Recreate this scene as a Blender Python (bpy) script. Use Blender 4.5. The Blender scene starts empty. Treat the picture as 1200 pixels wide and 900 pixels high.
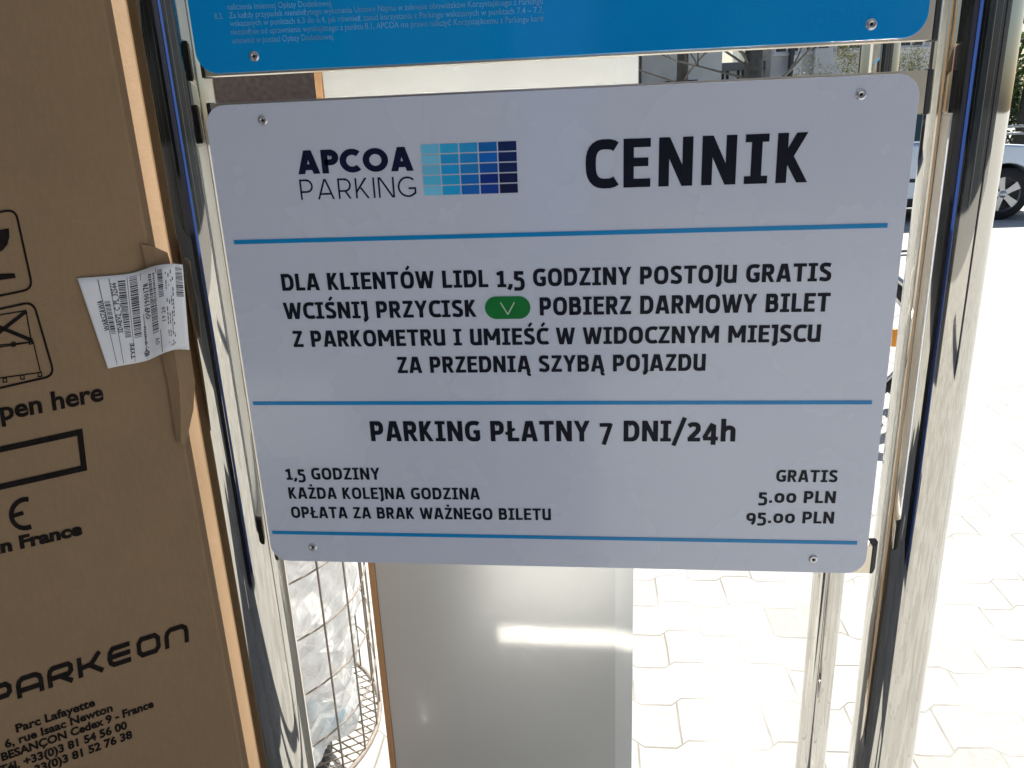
import bpy, bmesh, math, random
from math import sin, cos, pi, radians, sqrt, atan2
from mathutils import Vector, Matrix

S = bpy.context.scene
COL = S.collection
random.seed(7)

# ------------------------------------------------------------------ camera
CAM_M = Matrix(((0.9935, 0.0041, 0.1139), (0.1068, 0.3148, -0.9431), (-0.0397, 0.9492, 0.3123)))
CAM_C = Vector((0.05532, -0.81919, 1.4))
FOC = 925.0
# orthonormal basis of the hand-held pose
yaw, pitch, roll = 0.12014, -0.31761, -0.04181
base = Matrix(((1, 0, 0), (0, 0, -1), (0, 1, 0)))
CAM_M = (Matrix.Rotation(yaw, 3, 'Z') @ base @ Matrix.Rotation(pitch, 3, 'X') @ Matrix.Rotation(roll, 3, 'Z'))
cam = bpy.data.cameras.new('camera')
cam.sensor_width = 36.0
cam.sensor_fit = 'HORIZONTAL'
cam.lens = 36.0 * FOC / 1200.0
cam.clip_start = 0.02
cam.clip_end = 600
cam_o = bpy.data.objects.new('camera', cam)
cam_o.matrix_world = Matrix.Translation(CAM_C) @ CAM_M.to_4x4()
COL.objects.link(cam_o)
S.camera = cam_o

# ------------------------------------------------------------------ light
SUN_AZ = radians(66)          # measured from +x towards +y (behind the signs)
SUN_EL = radians(49.4)
sdir = Vector((cos(SUN_EL) * cos(SUN_AZ), cos(SUN_EL) * sin(SUN_AZ), sin(SUN_EL)))
world = bpy.data.worlds.new('World')
S.world = world
world.use_nodes = True
nt = world.node_tree
nt.nodes.clear()
sky = nt.nodes.new('ShaderNodeTexSky')
sky.sky_type = 'NISHITA'
sky.sun_disc = False
sky.sun_elevation = SUN_EL
sky.sun_rotation = radians(90) - SUN_AZ
sky.air_density = 1.0
sky.dust_density = 2.0
bg = nt.nodes.new('ShaderNodeBackground')
bg.inputs['Strength'].default_value = 0.06
wo = nt.nodes.new('ShaderNodeOutputWorld')
nt.links.new(sky.outputs[0], bg.inputs[0])
nt.links.new(bg.outputs[0], wo.inputs[0])
sun = bpy.data.lights.new('sun', 'SUN')
sun.energy = 5.0
sun.angle = radians(0.53)
sun.color = (1.0, 0.95, 0.87)
sun_o = bpy.data.objects.new('sun', sun)
sun_o.rotation_euler = sdir.to_track_quat('Z', 'Y').to_euler()
sun_o.location = sdir * 30
COL.objects.link(sun_o)
S.view_settings.view_transform = 'Standard'
S.view_settings.look = 'None'
S.view_settings.gamma = 1.0
S.view_settings.use_curve_mapping = False
S.view_settings.exposure = 1.06
S.cycles.max_bounces = 10
S.cycles.glossy_bounces = 6
S.cycles.transparent_max_bounces = 24
S.cycles.use_denoising = True
S.cycles.sample_clamp_indirect = 0.0
S.cycles.use_guiding = True
S.cycles.guiding_training_samples = 64
S.cycles.caustics_reflective = True
S.cycles.blur_glossy = 0.0


# ------------------------------------------------------------------ helpers
def ray(px, py):
    return CAM_M @ Vector(((px - 600) / FOC, -(py - 450) / FOC, -1))


def on_plane(px, py, p0, n):
    d = ray(px, py)
    return CAM_C + d * ((p0 - CAM_C).dot(n) / d.dot(n))


def on_y(px, py, Y=0.0):
    return on_plane(px, py, Vector((0, Y, 0)), Vector((0, 1, 0)))


def on_z(px, py, Z=0.0):
    return on_plane(px, py, Vector((0, 0, Z)), Vector((0, 0, 1)))


def lin(h):
    h = h.lstrip('#')
    o = []
    for i in (0, 2, 4):
        c = int(h[i:i + 2], 16) / 255
        o.append(c / 12.92 if c <= 0.04045 else ((c + 0.055) / 1.055) ** 2.4)
    return tuple(o) + (1,)


class NT:
    def __init__(s, name):
        s.m = bpy.data.materials.new(name)
        s.m.use_nodes = True
        s.t = s.m.node_tree
        s.b = s.t.nodes['Principled BSDF']
        s.out = s.t.nodes['Material Output']

    def n(s, typ, **kw):
        x = s.t.nodes.new(typ)
        for k, v in kw.items():
            setattr(x, k, v)
        return x

    def l(s, a, b):
        s.t.links.new(a, b)

    def math(s, op, a, b=None, c=None):
        x = s.n('ShaderNodeMath', operation=op)
        for i, v in enumerate((a, b, c)):
            if v is None:
                continue
            if isinstance(v, (int, float)):
                x.inputs[i].default_value = v
            else:
                s.l(v, x.inputs[i])
        return x.outputs[0]

    def noise(s, scale, detail=4, rough=.55, vec=None, stretch=None):
        tc = s.n('ShaderNodeTexCoord')
        v = tc.outputs['Object']
        if stretch:
            mp = s.n('ShaderNodeMapping')
            mp.inputs['Scale'].default_value = stretch
            s.l(v, mp.inputs['Vector'])
            v = mp.outputs['Vector']
        x = s.n('ShaderNodeTexNoise')
        x.inputs['Scale'].default_value = scale
        x.inputs['Detail'].default_value = detail
        x.inputs['Roughness'].default_value = rough
        s.l(v, x.inputs['Vector'])
        return x.outputs['Fac']

    def ramp(s, fac, stops):
        r = s.n('ShaderNodeValToRGB')
        e = r.color_ramp.elements
        while len(e) < len(stops):
            e.new(.5)
        for el, (p, c) in zip(e, stops):
            el.position = p
            el.color = c if len(c) == 4 else tuple(c) + (1,)
        s.l(fac, r.inputs['Fac'])
        return r.outputs['Color']

    def bump(s, h, strength=.2, dist=.002):
        b = s.n('ShaderNodeBump')
        b.inputs['Strength'].default_value = strength
        b.inputs['Distance'].default_value = dist
        s.l(h, b.inputs['Height'])
        s.l(b.outputs[0], s.b.inputs['Normal'])
        return b


def mat(name, color, rough=.5, metal=0.0, var=.08, scale=20, bump=0.0, bscale=60, coat=0, spec=None, bdist=.002):
    k = NT(name)
    c = Vector(color[:3])
    f = k.noise(scale)
    lo = tuple(c * (1 - var)) + (1,)
    hi = tuple(min(1, x) for x in c * (1 + var)) + (1,)
    k.l(k.ramp(f, [(.3, lo), (.7, hi)]), k.b.inputs['Base Color'])
    k.b.inputs['Roughness'].default_value = rough
    k.b.inputs['Metallic'].default_value = metal
    if coat:
        k.b.inputs['Coat Weight'].default_value = coat
        k.b.inputs['Coat Roughness'].default_value = .05
    if spec is not None:
        k.b.inputs['Specular IOR Level'].default_value = spec
    if bump:
        k.bump(k.noise(bscale), bump, bdist)
    return k.m


class MB:
    """collects verts/faces, builds one mesh object"""

    def __init__(s):
        s.v = []
        s.f = []
        s.sm = []

    def add(s, vs, fs, smooth=False):
        o = len(s.v)
        s.v += [tuple(v) for v in vs]
        s.f += [tuple(i + o for i in f) for f in fs]
        s.sm += [smooth] * len(fs)

    def box(s, a, b, M=None):
        x0, y0, z0 = a
        x1, y1, z1 = b
        vs = [Vector(p) for p in ((x0, y0, z0), (x1, y0, z0), (x1, y1, z0), (x0, y1, z0),
                                  (x0, y0, z1), (x1, y0, z1), (x1, y1, z1), (x0, y1, z1))]
        if M is not None:
            vs = [M @ v for v in vs]
        s.add(vs, [(0, 3, 2, 1), (4, 5, 6, 7), (0, 1, 5, 4), (1, 2, 6, 5), (2, 3, 7, 6), (3, 0, 4, 7)])

    def prism(s, pts, off, M=None):
        """pts: planar loop of Vectors, off: extrusion Vector"""
        pts = [Vector(p) for p in pts]
        off = Vector(off)
        n = len(pts)
        vs = pts + [p + off for p in pts]
        if M is not None:
            vs = [M @ v for v in vs]
        s.add(vs, [tuple(range(n))[::-1], tuple(range(n, 2 * n))] +
              [(i, (i + 1) % n, (i + 1) % n + n, i + n) for i in range(n)])

    def tube(s, pts, r, seg=10, closed=False, caps=True, rads=None):
        pts = [Vector(p) for p in pts]
        n = len(pts)
        rings = []
        up = None
        for i, p in enumerate(pts):
            a = pts[i - 1] if (i > 0 or closed) else p
            b = pts[(i + 1) % n] if (i < n - 1 or closed) else p
            t = (b - a).normalized()
            if up is None:
                up = t.orthogonal().normalized()
            else:
                up = (up - t * up.dot(t))
                up = up.normalized() if up.length > 1e-6 else t.orthogonal().normalized()
            w = t.cross(up)
            rr = rads[i] if rads else r
            rings.append([p + (up * cos(2 * pi * k / seg) + w * sin(2 * pi * k / seg)) * rr for k in range(seg)])
        vs = [v for rg in rings for v in rg]
        fs = []
        m = n if closed else n - 1
        for i in range(m):
            j = (i + 1) % n
            for k in range(seg):
                fs.append((i * seg + k, i * seg + (k + 1) % seg, j * seg + (k + 1) % seg, j * seg + k))
        s.add(vs, fs, True)
        if caps and not closed:
            s.add(rings[0], [tuple(range(seg))[::-1]])
            s.add(rings[-1], [tuple(range(seg))])

    def lathe(s, prof, c, seg=48, axis='Z', smooth=True):
        """prof: list of (r, h)"""
        c = Vector(c)
        vs = []
        for (r, h) in prof:
            for k in range(seg):
                a = 2 * pi * k / seg
                if axis == 'Z':
                    vs.append(c + Vector((r * cos(a), r * sin(a), h)))
                elif axis == 'Y':
                    vs.append(c + Vector((r * cos(a), h, r * sin(a))))
                else:
                    vs.append(c + Vector((h, r * cos(a), r * sin(a))))
        fs = []
        for i in range(len(prof) - 1):
            for k in range(seg):
                fs.append((i * seg + k, i * seg + (k + 1) % seg, (i + 1) * seg + (k + 1) % seg, (i + 1) * seg + k))
        s.add(vs, fs, smooth)

    def build(s, name, m, parent=None, bevel=0, autosmooth=False):
        me = bpy.data.meshes.new(name)
        me.from_pydata(s.v, [], s.f)
        me.polygons.foreach_set('use_smooth', s.sm)
        me.update()
        bm = bmesh.new()
        bm.from_mesh(me)
        bmesh.ops.recalc_face_normals(bm, faces=bm.faces)
        bm.to_mesh(me)
        bm.free()
        o = bpy.data.objects.new(name, me)
        COL.objects.link(o)
        if m:
            me.materials.append(m)
        if parent is not None:
            o.parent = parent
            o.matrix_parent_inverse = Matrix.Translation(-Vector(parent.location)) if parent.rotation_euler[2] == 0 else parent_inv(parent)
        if bevel:
            b = o.modifiers.new('bevel', 'BEVEL')
            b.width = bevel
            b.segments = 2
            b.limit_method = 'ANGLE'
        return o


def parent_inv(p):
    Mx = Matrix.LocRotScale(p.location, p.rotation_euler, p.scale)
    return Mx.inverted()


def tag(o, label, cat, group=None, kind=None):
    o['label'] = label
    o['category'] = cat
    if group:
        o['group'] = group
    if kind:
        o['kind'] = kind
    return o


def thing(name, loc, label, cat, group=None):
    o = bpy.data.objects.new(name, None)
    COL.objects.link(o)
    o.location = loc
    o.empty_display_size = .1
    return tag(o, label, cat, group)


# ---------------- lettering: stroke font (upright grotesque with slab I and J)
def arc(cx, cy, rx, ry, a0, a1, n=9, e=.74):
    """arc of a superellipse: e < 1 gives the squarer bowls of the sign's type"""
    o = []
    n = max(n, 10)
    for i in range(n + 1):
        c, s_ = cos(radians(a0 + (a1 - a0) * i / n)), sin(radians(a0 + (a1 - a0) * i / n))
        c = 0 if abs(c) < 1e-9 else c
        s_ = 0 if abs(s_) < 1e-9 else s_
        o.append((cx + rx * math.copysign(abs(c) ** e, c), cy + ry * math.copysign(abs(s_) ** e, s_)))
    return o


T = .207
H = T / 2
# polylines in a cell: cap height 1
GL = {}
GL['A'] = (.64, [[(.07, -.12), (.275, 1.0), (.29, 1.1)], [(.57, -.12), (.365, 1.0), (.35, 1.1)], [(.15, .27), (.49, .27)]])
GL['B'] = (.57, [[(H, 0), (H, 1)], [(H, .91), (.28, .91)] + arc(.28, .72, .16, .19, 90, -90) + [(H, .53)],
                 [(.28, .53)] + arc(.29, .31, .185, .22, 90, -90) + [(H, .09)]])
GL['C'] = (.54, [arc(.37, .5, .27, .405, 54, 306, 18)])
GL['D'] = (.62, [[(H, 0), (H, 1)], [(H, .91), (.24, .91)] + arc(.24, .5, .28, .41, 90, -90, 14) + [(H, .09)]])
GL['E'] = (.49, [[(H, 0), (H, 1)], [(H, .91), (.49, .91)], [(H, .52), (.45, .52)], [(H, .09), (.49, .09)]])
GL['G'] = (.61, [arc(.37, .5, .27, .405, 54, 285, 18) + [(.51, .15), (.51, .46)], [(.34, .46), (.60, .46)]])
GL['I'] = (.40, [[(.2, 0), (.2, 1)], [(0, .93), (.4, .93)], [(0, .07), (.4, .07)]])
GL['J'] = (.30, [[(.0, .92), (.20, .92), (.20, .04)] + arc(.0, .04, .20, .17, 0, -78, 7)])
GL['K'] = (.56, [[(H, 0), (H, 1)], [(.16, .43), (.47, 1.1)], [(.20, .55), (.51, -.1)]])
GL['L'] = (.46, [[(H, 0), (H, 1)], [(H, .09), (.46, .09)]])
GL['M'] = (.80, [[(H, 0), (H, 1)], [(.80 - H, 0), (.80 - H, 1)], [(.09, 1.1), (.39, .30)], [(.71, 1.1), (.41, .30)]])
GL['N'] = (.62, [[(H, 0), (H, 1)], [(.62 - H, 0), (.62 - H, 1)], [(.08, 1.08), (.54, -.08)]])
GL['O'] = (.66, [arc(.33, .5, .23, .41, 90, 450, 24)])
GL['P'] = (.55, [[(H, 0), (H, 1)], [(H, .91), (.27, .91)] + arc(.27, .665, .18, .245, 90, -90) + [(H, .42)]])
GL['R'] = (.56, [[(H, 0), (H, 1)], [(H, .91), (.27, .91)] + arc(.27, .69, .17, .22, 90, -90) + [(H, .47)], [(.27, .5), (.51, -.1)]])
GL['S'] = (.52, [[(.47, .87)] + arc(.27, .72, .17, .19, 75, 180, 8) + [(.13, .62), (.25, .53), (.36, .44)] + arc(.25, .28, .18, .19, 30, -90, 8) + [(.03, .14)]])
GL['T'] = (.56, [[(.28, 0), (.28, 1)], [(0, .91), (.56, .91)]])
GL['U'] = (.58, [[(H, 1), (H, .3)] + arc(.29, .28, .19, .19, 180, 285, 8) + [(.48, .2)], [(.48, 0), (.48, 1)]])
GL['W'] = (.86, [[(.05, 1.1), (.235, -.08)], [(.43, .98), (.25, -.08)], [(.43, .98), (.61, -.08)], [(.81, 1.1), (.625, -.08)]])
GL['Y'] = (.58, [[(.04, 1.1), (.29, .42)], [(.54, 1.1), (.29, .42)], [(.29, 0), (.29, .5)]])
GL['Z'] = (.52, [[(.03, .91), (.50, .91)], [(.02, .09), (.52, .09)], [(.45, .97), (.07, .03)]])
GL['0'] = (.58, [arc(.29, .41, .19, .31, 90, 450, 24)])
GL['1'] = (.42, [[(.24, 0), (.24, .92)], [(.02, .72), (.24, .84)], [(.03, .07), (.44, .07)]])
GL['2'] = (.50, [[(.05, .74)] + arc(.24, .63, .17, .19, 120, -20, 8) + [(.35, .45), (.08, .09)], [(.03, .09), (.49, .09)]])
GL['4'] = (.58, [[(.40, -.16), (.40, .80)], [(.36, .86), (.06, .16)], [(.02, .14), (.57, .14)]])
GL['5'] = (.50, [[(.46, .78), (.12, .78), (.11, .40)], [(.10, .42), (.2, .45)] + arc(.22, .15, .2, .29, 80, -90, 9) + [(.02, -.13)]])
GL['7'] = (.50, [[(.0, .80), (.45, .80)], [(.42, .86), (.15, -.16)]])
GL['9'] = (.56, [arc(.28, .50, .18, .25, 90, 450, 20), [(.46, .50)] + arc(.2, .36, .26, .48, 10, -70, 8)])
GL[','] = (.22, [[(.15, .16), (.15, .04), (.06, -.16)]])
GL['.'] = (.24, [[(.12, 0), (.12, .2)]])
GL['/'] = (.44, [[(.02, -.2), (.42, 1.14)]])
GL['h'] = (.56, [[(H, 0), (H, 1.08)], [(H, .5), (.2, .62)] + arc(.28, .48, .18, .18, 90, 0, 7) + [(.46, 0)]])
GL[' '] = (.24, [])


def acute(w):
    return [(w / 2 - .02, 1.09), (w / 2 + .12, 1.30)]


for base_ch, new in (('O', 'Ó'), ('S', 'Ś'), ('C', 'Ć')):
    GL[new] = (GL[base_ch][0], GL[base_ch][1] + [('thin', acute(GL[base_ch][0]))])
GL['Ż'] = (GL['Z'][0], GL['Z'][1] + [[(.26, 1.10), (.26, 1.27)]])
GL['Ą'] = (GL['A'][0], GL['A'][1] + [('thin', [(.56, .03), (.51, -.07), (.54, -.16), (.65, -.17)])])
GL['Ł'] = (.50, [[(H + .04, 0), (H + .04, 1)], [(H + .04, .09), (.50, .09)], ('thin', [(-.03, .36), (.34, .62)])])
NOCLIP = set(',J5479/0h12.')


def clip_poly(poly, lo, hi):
    for sgn, lim in ((1, lo), (-1, -hi)):
        out = []
        for i in range(len(poly)):
            a, b = poly[i], poly[(i + 1) % len(poly)]
            da, db = sgn * a[1] - lim, sgn * b[1] - lim
            if da >= 0:
                out.append(a)
            if (da >= 0) != (db >= 0):
                t = da / (da - db)
                out.append((a[0] + (b[0] - a[0]) * t, a[1] + (b[1] - a[1]) * t))
        poly = out
        if len(poly) < 3:
            return []
    return poly


def ribbon(pl, t):
    """2D polyline -> quads with mitred joints"""
    pts = [Vector(p) for p in pl]
    closed = (pts[0] - pts[-1]).length < 1e-6
    if closed:
        pts = pts[:-1]
    n = len(pts)
    L, Rr = [], []
    for i in range(n):
        a = pts[i - 1] if (i > 0 or closed) else None
        b = pts[(i + 1) % n] if (i < n - 1 or closed) else None
        d1 = (pts[i] - a).normalized() if a is not None else None
        d2 = (b - pts[i]).normalized() if b is not None else None
        if d1 is None:
            d1 = d2
        if d2 is None:
            d2 = d1
        n1, n2 = Vector((-d1.y, d1.x)), Vector((-d2.y, d2.x))
        m = n1 + n2
        if m.length < .3:
            m = n1
        m = m.normalized()
        k = t / 2 / max(.5, m.dot(n1))
        L.append(pts[i] + m * k)
        Rr.append(pts[i] - m * k)
    q = []
    for i in range(n if closed else n - 1):
        j = (i + 1) % n
        q.append([tuple(Rr[i]), tuple(Rr[j]), tuple(L[j]), tuple(L[i])])
    return q


def geo(ch, t):
    """wide geometric capitals of the parking logo, for stroke width t"""
    h = t / 2
    if ch in 'CGO':
        c = arc(.48, .5, .48 - h, .5 - h, 90, 450, 32, 1) if ch == 'O' else arc(.48, .5, .48 - h, .5 - h, 48, 312, 24, 1) if ch == 'C' else \
            arc(.48, .5, .48 - h, .5 - h, 48, 312, 24, 1) + [(.88 - h, .19), (.88 - h, .47)]
        return {'O': .96, 'C': .82, 'G': .90}[ch], [c] + ([[(.52, .47 - h), (.88, .47 - h)]] if ch == 'G' else [])
    if ch == 'A':
        return .90, [[(h * 1.02, -.1), (.42, .95), (.46, 1.1)], [(.90 - h * 1.02, -.1), (.48, .95), (.44, 1.1)], [(.2, .25 + h * .3), (.7, .25 + h * .3)]]
    if ch in 'PR':
        q = [[(h, 0), (h, 1)], [(h, 1 - h), (.34, 1 - h)] + arc(.34, .67, .30 - h * .8, .33 - h, 90, -90, 12, 1) + [(h, .34 + h)]]
        return (.64, q) if ch == 'P' else (.68, q + [[(.34, .38), (.68 - h, -.1)]])
    if ch == 'K':
        return .70, [[(h, 0), (h, 1)], [(h, .30), (.66 - h, 1.1)], [(.27, .52), (.73 - h, -.1)]]
    if ch == 'I':
        return t, [[(h, 0), (h, 1)]]
    if ch == 'N':
        return .78, [[(h, 0), (h, 1)], [(.78 - h, 0), (.78 - h, 1)], [(h * .9, 1.08), (.78 - h * .9, -.08)]]


def geo_text(body, t, track):
    x, polys = 0, []
    for ch in body:
        w, st = geo(ch, t)
        for s_ in st:
            for q in ribbon(s_, t):
                q = clip_poly(q, 0, 1)
                if len(q) >= 3:
                    polys.append([(p[0] + x, p[1]) for p in q])
        x += w + track
    return polys, x - track


def stroke_text(body, track=.105, t=T, wide=1.13):
    """returns list of 2D polygons, total width (cap height = 1)"""
    x = 0
    polys = []
    for ch in body:
        w, st = GL[ch]
        for s_ in st:
            tt = t
            if isinstance(s_, tuple):
                tt, s_ = t * .72, s_[1]
                clipit = False
            else:
                clipit = ch not in NOCLIP
            s_ = [(p[0] * wide, p[1]) for p in s_]
            if len(s_) == 2 and abs(s_[0][1] - s_[1][1]) > .02 and abs(s_[0][0] - s_[1][0]) > .02:
                tt = tt * .90      # diagonals drawn a little lighter
            # horizontal strokes a little thinner than stems
            if len(s_) == 2 and abs(s_[0][1] - s_[1][1]) < 1e-4:
                tt = tt * .86
            for q in ribbon(s_, tt):
                if clipit and max(p[1] for p in s_) <= 1.101:
                    q = clip_poly(q, -.012 if ch in 'OCGSU' else 0, 1.012 if ch in 'OCGS' else 1)
                if len(q) >= 3:
                    polys.append([(p[0] + x, p[1]) for p in q])
        x += w * wide + track
    return polys, x - track


def put_polys(mb, polys, O, U, V, N, z0=0.0):
    """polys in (u,v) -> 3D; a micron step between overlapping strokes"""
    for i, q in enumerate(polys):
        z = z0 + (i % 5) * 4e-6
        mb.add([O + U * p[0] + V * p[1] + N * z for p in q], [tuple(range(len(q)))])


_fc = bpy.data.curves.new('lettering', 'FONT')
_fo = bpy.data.objects.new('lettering', _fc)
COL.objects.link(_fo)
CAP = .682


def font_polys(body, bold=0.0, res=3, space=1.0):
    _fc.body = body
    _fc.offset = bold
    _fc.resolution_u = res
    _fc.space_character = space
    dg = bpy.context.evaluated_depsgraph_get()
    dg.update()
    me = bpy.data.meshes.new_from_object(_fo.evaluated_get(dg))
    vs = [(v.co.x / CAP, v.co.y / CAP) for v in me.vertices]
    ps = [[vs[i] for i in p.vertices] for p in me.polygons]
    x0 = min((v[0] for v in vs), default=0)
    x1 = max((v[0] for v in vs), default=1)
    bpy.data.meshes.remove(me)
    return [[(p[0] - x0, p[1]) for p in q] for q in ps], x1 - x0


# ------------------------------------------------------------------ materials
def chrome_mat(name, rough=.03, tint=(.56, .545, .505), streak=.02, bmp=.008):
    k = NT(name)
    k.b.inputs['Metallic'].default_value = 1
    k.b.inputs['Base Color'].default_value = tint + (1,)
    f = k.noise(16, 6, .65, stretch=(1, 1, .6))
    r = k.n('ShaderNodeMapRange')
    r.inputs['From Min'].default_value = .45
    r.inputs['From Max'].default_value = .75
    r.inputs['To Min'].default_value = rough
    r.inputs['To Max'].default_value = rough + streak
    k.l(f, r.inputs['Value'])
    k.l(r.outputs[0], k.b.inputs['Roughness'])
    if bmp:
        k.bump(k.noise(5, 1, .3), bmp, .004)
    return k.m


def card_mat(name, c=(.285, .192, .110)):
    k = NT(name)
    c = Vector(c)
    f1 = k.noise(3.2, 6, .6)
    f2 = k.noise(260, 3, .6, stretch=(1, 1, .25))
    mixf = k.math('ADD', k.math('MULTIPLY', f1, .65), k.math('MULTIPLY', f2, .35))
    k.l(k.ramp(mixf, [(.32, tuple(c * .84)), (.52, tuple(c)), (.72, tuple(c * 1.13))]), k.b.inputs['Base Color'])
    k.b.inputs['Roughness'].default_value = .82
    k.b.inputs['Specular IOR Level'].default_value = .25
    k.bump(k.math('ADD', k.noise(90, 4, .6, stretch=(.25, .25, 2.2)), k.math('MULTIPLY', k.noise(7, 4, .5), 6.0)), .30, .0014)
    return k.m


M = {}
M['chrome'] = chrome_mat('polished_steel')
M['rail'] = chrome_mat('brushed_rail', .38, (.80, .73, .60), .1, 0)
M['mirror'] = chrome_mat('polished_back_plate', .065, (.93, .91, .87), 0, 0)
M['card'] = card_mat('cardboard')
M['ink'] = mat('black_print', (.014, .011, .010), .8, var=.35, scale=120, spec=.1)
M['black'] = mat('black_rubber', (.015, .015, .017), .6)
M['letter'] = mat('dark_lettering', (.005, .007, .018), .4, var=.15, scale=40, spec=.22)
M['navy'] = mat('navy_lettering', (.006, .012, .045), .4, var=.1, spec=.22)
M['blueline'] = mat('blue_print', (.0, .27, .62), .3, var=.06)
M['green'] = mat('green_pill', (.004, .20, .035), .3, var=.06)
M['pillwhite'] = mat('pill_letter', (.55, .68, .56), .35, var=.03)
M['rivet'] = mat('rivet_steel', (.62, .63, .66), .28, 1.0, var=.1, scale=300)
M['paper'] = mat('label_paper', (.78, .80, .83), .5, var=.03, scale=30, bump=.1, bscale=40)
M['aluback'] = chrome_mat('bare_aluminium', .30, (.80, .80, .79), .08, 0)

k = NT('white_sign_face')
k.l(k.ramp(k.noise(4, 1), [(.2, (.66, .715, .845)), (.8, (.675, .73, .855))]), k.b.inputs['Base Color'])
sr = k.n('ShaderNodeMapRange')
sr.inputs['From Min'].default_value = .30
sr.inputs['From Max'].default_value = .75
sr.inputs['To Min'].default_value = .22
sr.inputs['To Max'].default_value = .32
k.l(k.noise(9, 3, .5), sr.inputs['Value'])
k.l(sr.outputs[0], k.b.inputs['Roughness'])
k.b.inputs['Coat Weight'].default_value = .7
k.b.inputs['Coat Roughness'].default_value = .10
k.bump(k.noise(6, 2, .4), .12, .004)
M['sign'] = k.m

k = NT('blue_sign_face')
k.l(k.ramp(k.noise(5, 3), [(.3, (.0, .30, .78)), (.7, (.0, .35, .82))]), k.b.inputs['Base Color'])
k.b.inputs['Roughness'].default_value = .16
k.b.inputs['Coat Weight'].default_value = .8
k.b.inputs['Coat Roughness'].default_value = .05
bh = k.math('ADD', k.math('MULTIPLY', k.noise(230, 2, .5), .25), k.math('MULTIPLY', k.noise(10, 2, .4), 2.2))
k.bump(bh, .45, .0018)
M['bluesign'] = k.m
M['bluetext'] = mat('pale_blue_print', (.16, .46, .78), .4, var=.25, scale=30)


# ------------------------------------------------------------------ ground
def paver_mat():
    k = NT('concrete_pavers')
    tc = k.n('ShaderNodeTexCoord')
    sp = k.n('ShaderNodeSeparateXYZ')
    # hand-laid: slight wander of the joints
    nz = k.n('ShaderNodeTexNoise')
    nz.inputs['Scale'].default_value = 2.2
    k.l(tc.outputs['Object'], nz.inputs['Vector'])
    mp = k.n('ShaderNodeMapping')
    mp.inputs['Rotation'].default_value = (0, 0, radians(-1.5))
    k.l(tc.outputs['Object'], mp.inputs['Vector'])
    add = k.n('ShaderNodeMixRGB', blend_type='LINEAR_LIGHT')
    add.inputs['Fac'].default_value = .012
    k.l(mp.outputs[0], add.inputs['Color1'])
    k.l(nz.outputs['Color'], add.inputs['Color2'])
    k.l(add.outputs[0], sp.inputs[0])
    X, Y = sp.outputs['X'], sp.outputs['Y']
    Lp, Hp = .205, .143
    # S-shaped step in the long joints
    fx = k.math('FRACT', k.math('DIVIDE', X, Lp))
    st = k.math('MINIMUM', k.math('MAXIMUM', k.math('DIVIDE', k.math('SUBTRACT', k.math('ABSOLUTE', k.math('SUBTRACT', fx, .5)), .18), .14), 0), 1)
    Y2 = k.math('ADD', Y, k.math('MULTIPLY', st, .026))
    ry = k.math('DIVIDE', Y2, Hp)
    row = k.math('FLOOR', ry)
    fy = k.math('FRACT', ry)
    dy = k.math('MULTIPLY', k.math('SUBTRACT', .5, k.math('ABSOLUTE', k.math('SUBTRACT', fy, .5))), Hp)
    odd = k.math('MULTIPLY', k.math('MODULO', row, 2), .5)
    rx = k.math('ADD', k.math('ADD', k.math('DIVIDE', X, Lp), odd), .25)
    cx = k.math('FLOOR', rx)
    fx2 = k.math('FRACT', rx)
    dx = k.math('MULTIPLY', k.math('SUBTRACT', .5, k.math('ABSOLUTE', k.math('SUBTRACT', fx2, .5))), Lp)
    d = k.math('MINIMUM', dx, dy)
    joint = k.n('ShaderNodeMapRange')
    joint.inputs['From Min'].default_value = .0008
    joint.inputs['From Max'].default_value = .0040
    k.l(d, joint.inputs['Value'])
    # joints paled in patches, painting in the glare that washes them out
    glare_fade = k.n('ShaderNodeTexNoise')
    glare_fade.inputs['Scale'].default_value = 3.5
    glare_fade.inputs['Detail'].default_value = 3
    k.l(tc.outputs['Object'], glare_fade.inputs['Vector'])
    fm = k.n('ShaderNodeMapRange')
    fm.inputs['From Min'].default_value = .40
    fm.inputs['From Max'].default_value = .60
    k.l(glare_fade.outputs['Fac'], fm.inputs['Value'])
    jf = k.math('MAXIMUM', joint.outputs[0], k.math('MULTIPLY', fm.outputs[0], .85))
    wn = k.n('ShaderNodeTexWhiteNoise', noise_dimensions='2D')
    cb = k.n('ShaderNodeCombineXYZ')
    k.l(cx, cb.inputs[0])
    k.l(row, cb.inputs[1])
    k.l(cb.outputs[0], wn.inputs['Vector'])
    tint = k.ramp(wn.outputs['Value'], [(0, (.355, .352, .335)), (.5, (.425, .43, .415)), (1, (.47, .475, .46))])
    sp2 = k.ramp(k.noise(55, 6, .7), [(.3, (.80, .80, .80)), (.65, (1, 1, 1))])
    mx = k.n('ShaderNodeMixRGB', blend_type='MULTIPLY')
    mx.inputs['Fac'].default_value = 1
    k.l(tint, mx.inputs['Color1'])
    k.l(sp2, mx.inputs['Color2'])
    m2 = k.n('ShaderNodeMixRGB')
    k.l(jf, m2.inputs['Fac'])
    m2.inputs['Color1'].default_value = (.19, .18, .15, 1)
    k.l(mx.outputs[0], m2.inputs['Color2'])
    k.l(m2.outputs[0], k.b.inputs['Base Color'])
    k.b.inputs['Roughness'].default_value = .85
    k.bump(k.math('ADD', jf, k.math('MULTIPLY', k.noise(120, 4), .15)), .4, .004)
    return k.m


g = MB()
g.add([(-150, -150, 0), (150, -150, 0), (150, 250, 0), (-150, 250, 0)], [(0, 1, 2, 3)])
go = g.build('ground', paver_mat())
go['kind'] = 'structure'
go['label'] = 'pale concrete paving of interlocking blocks in full sun'


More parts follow.
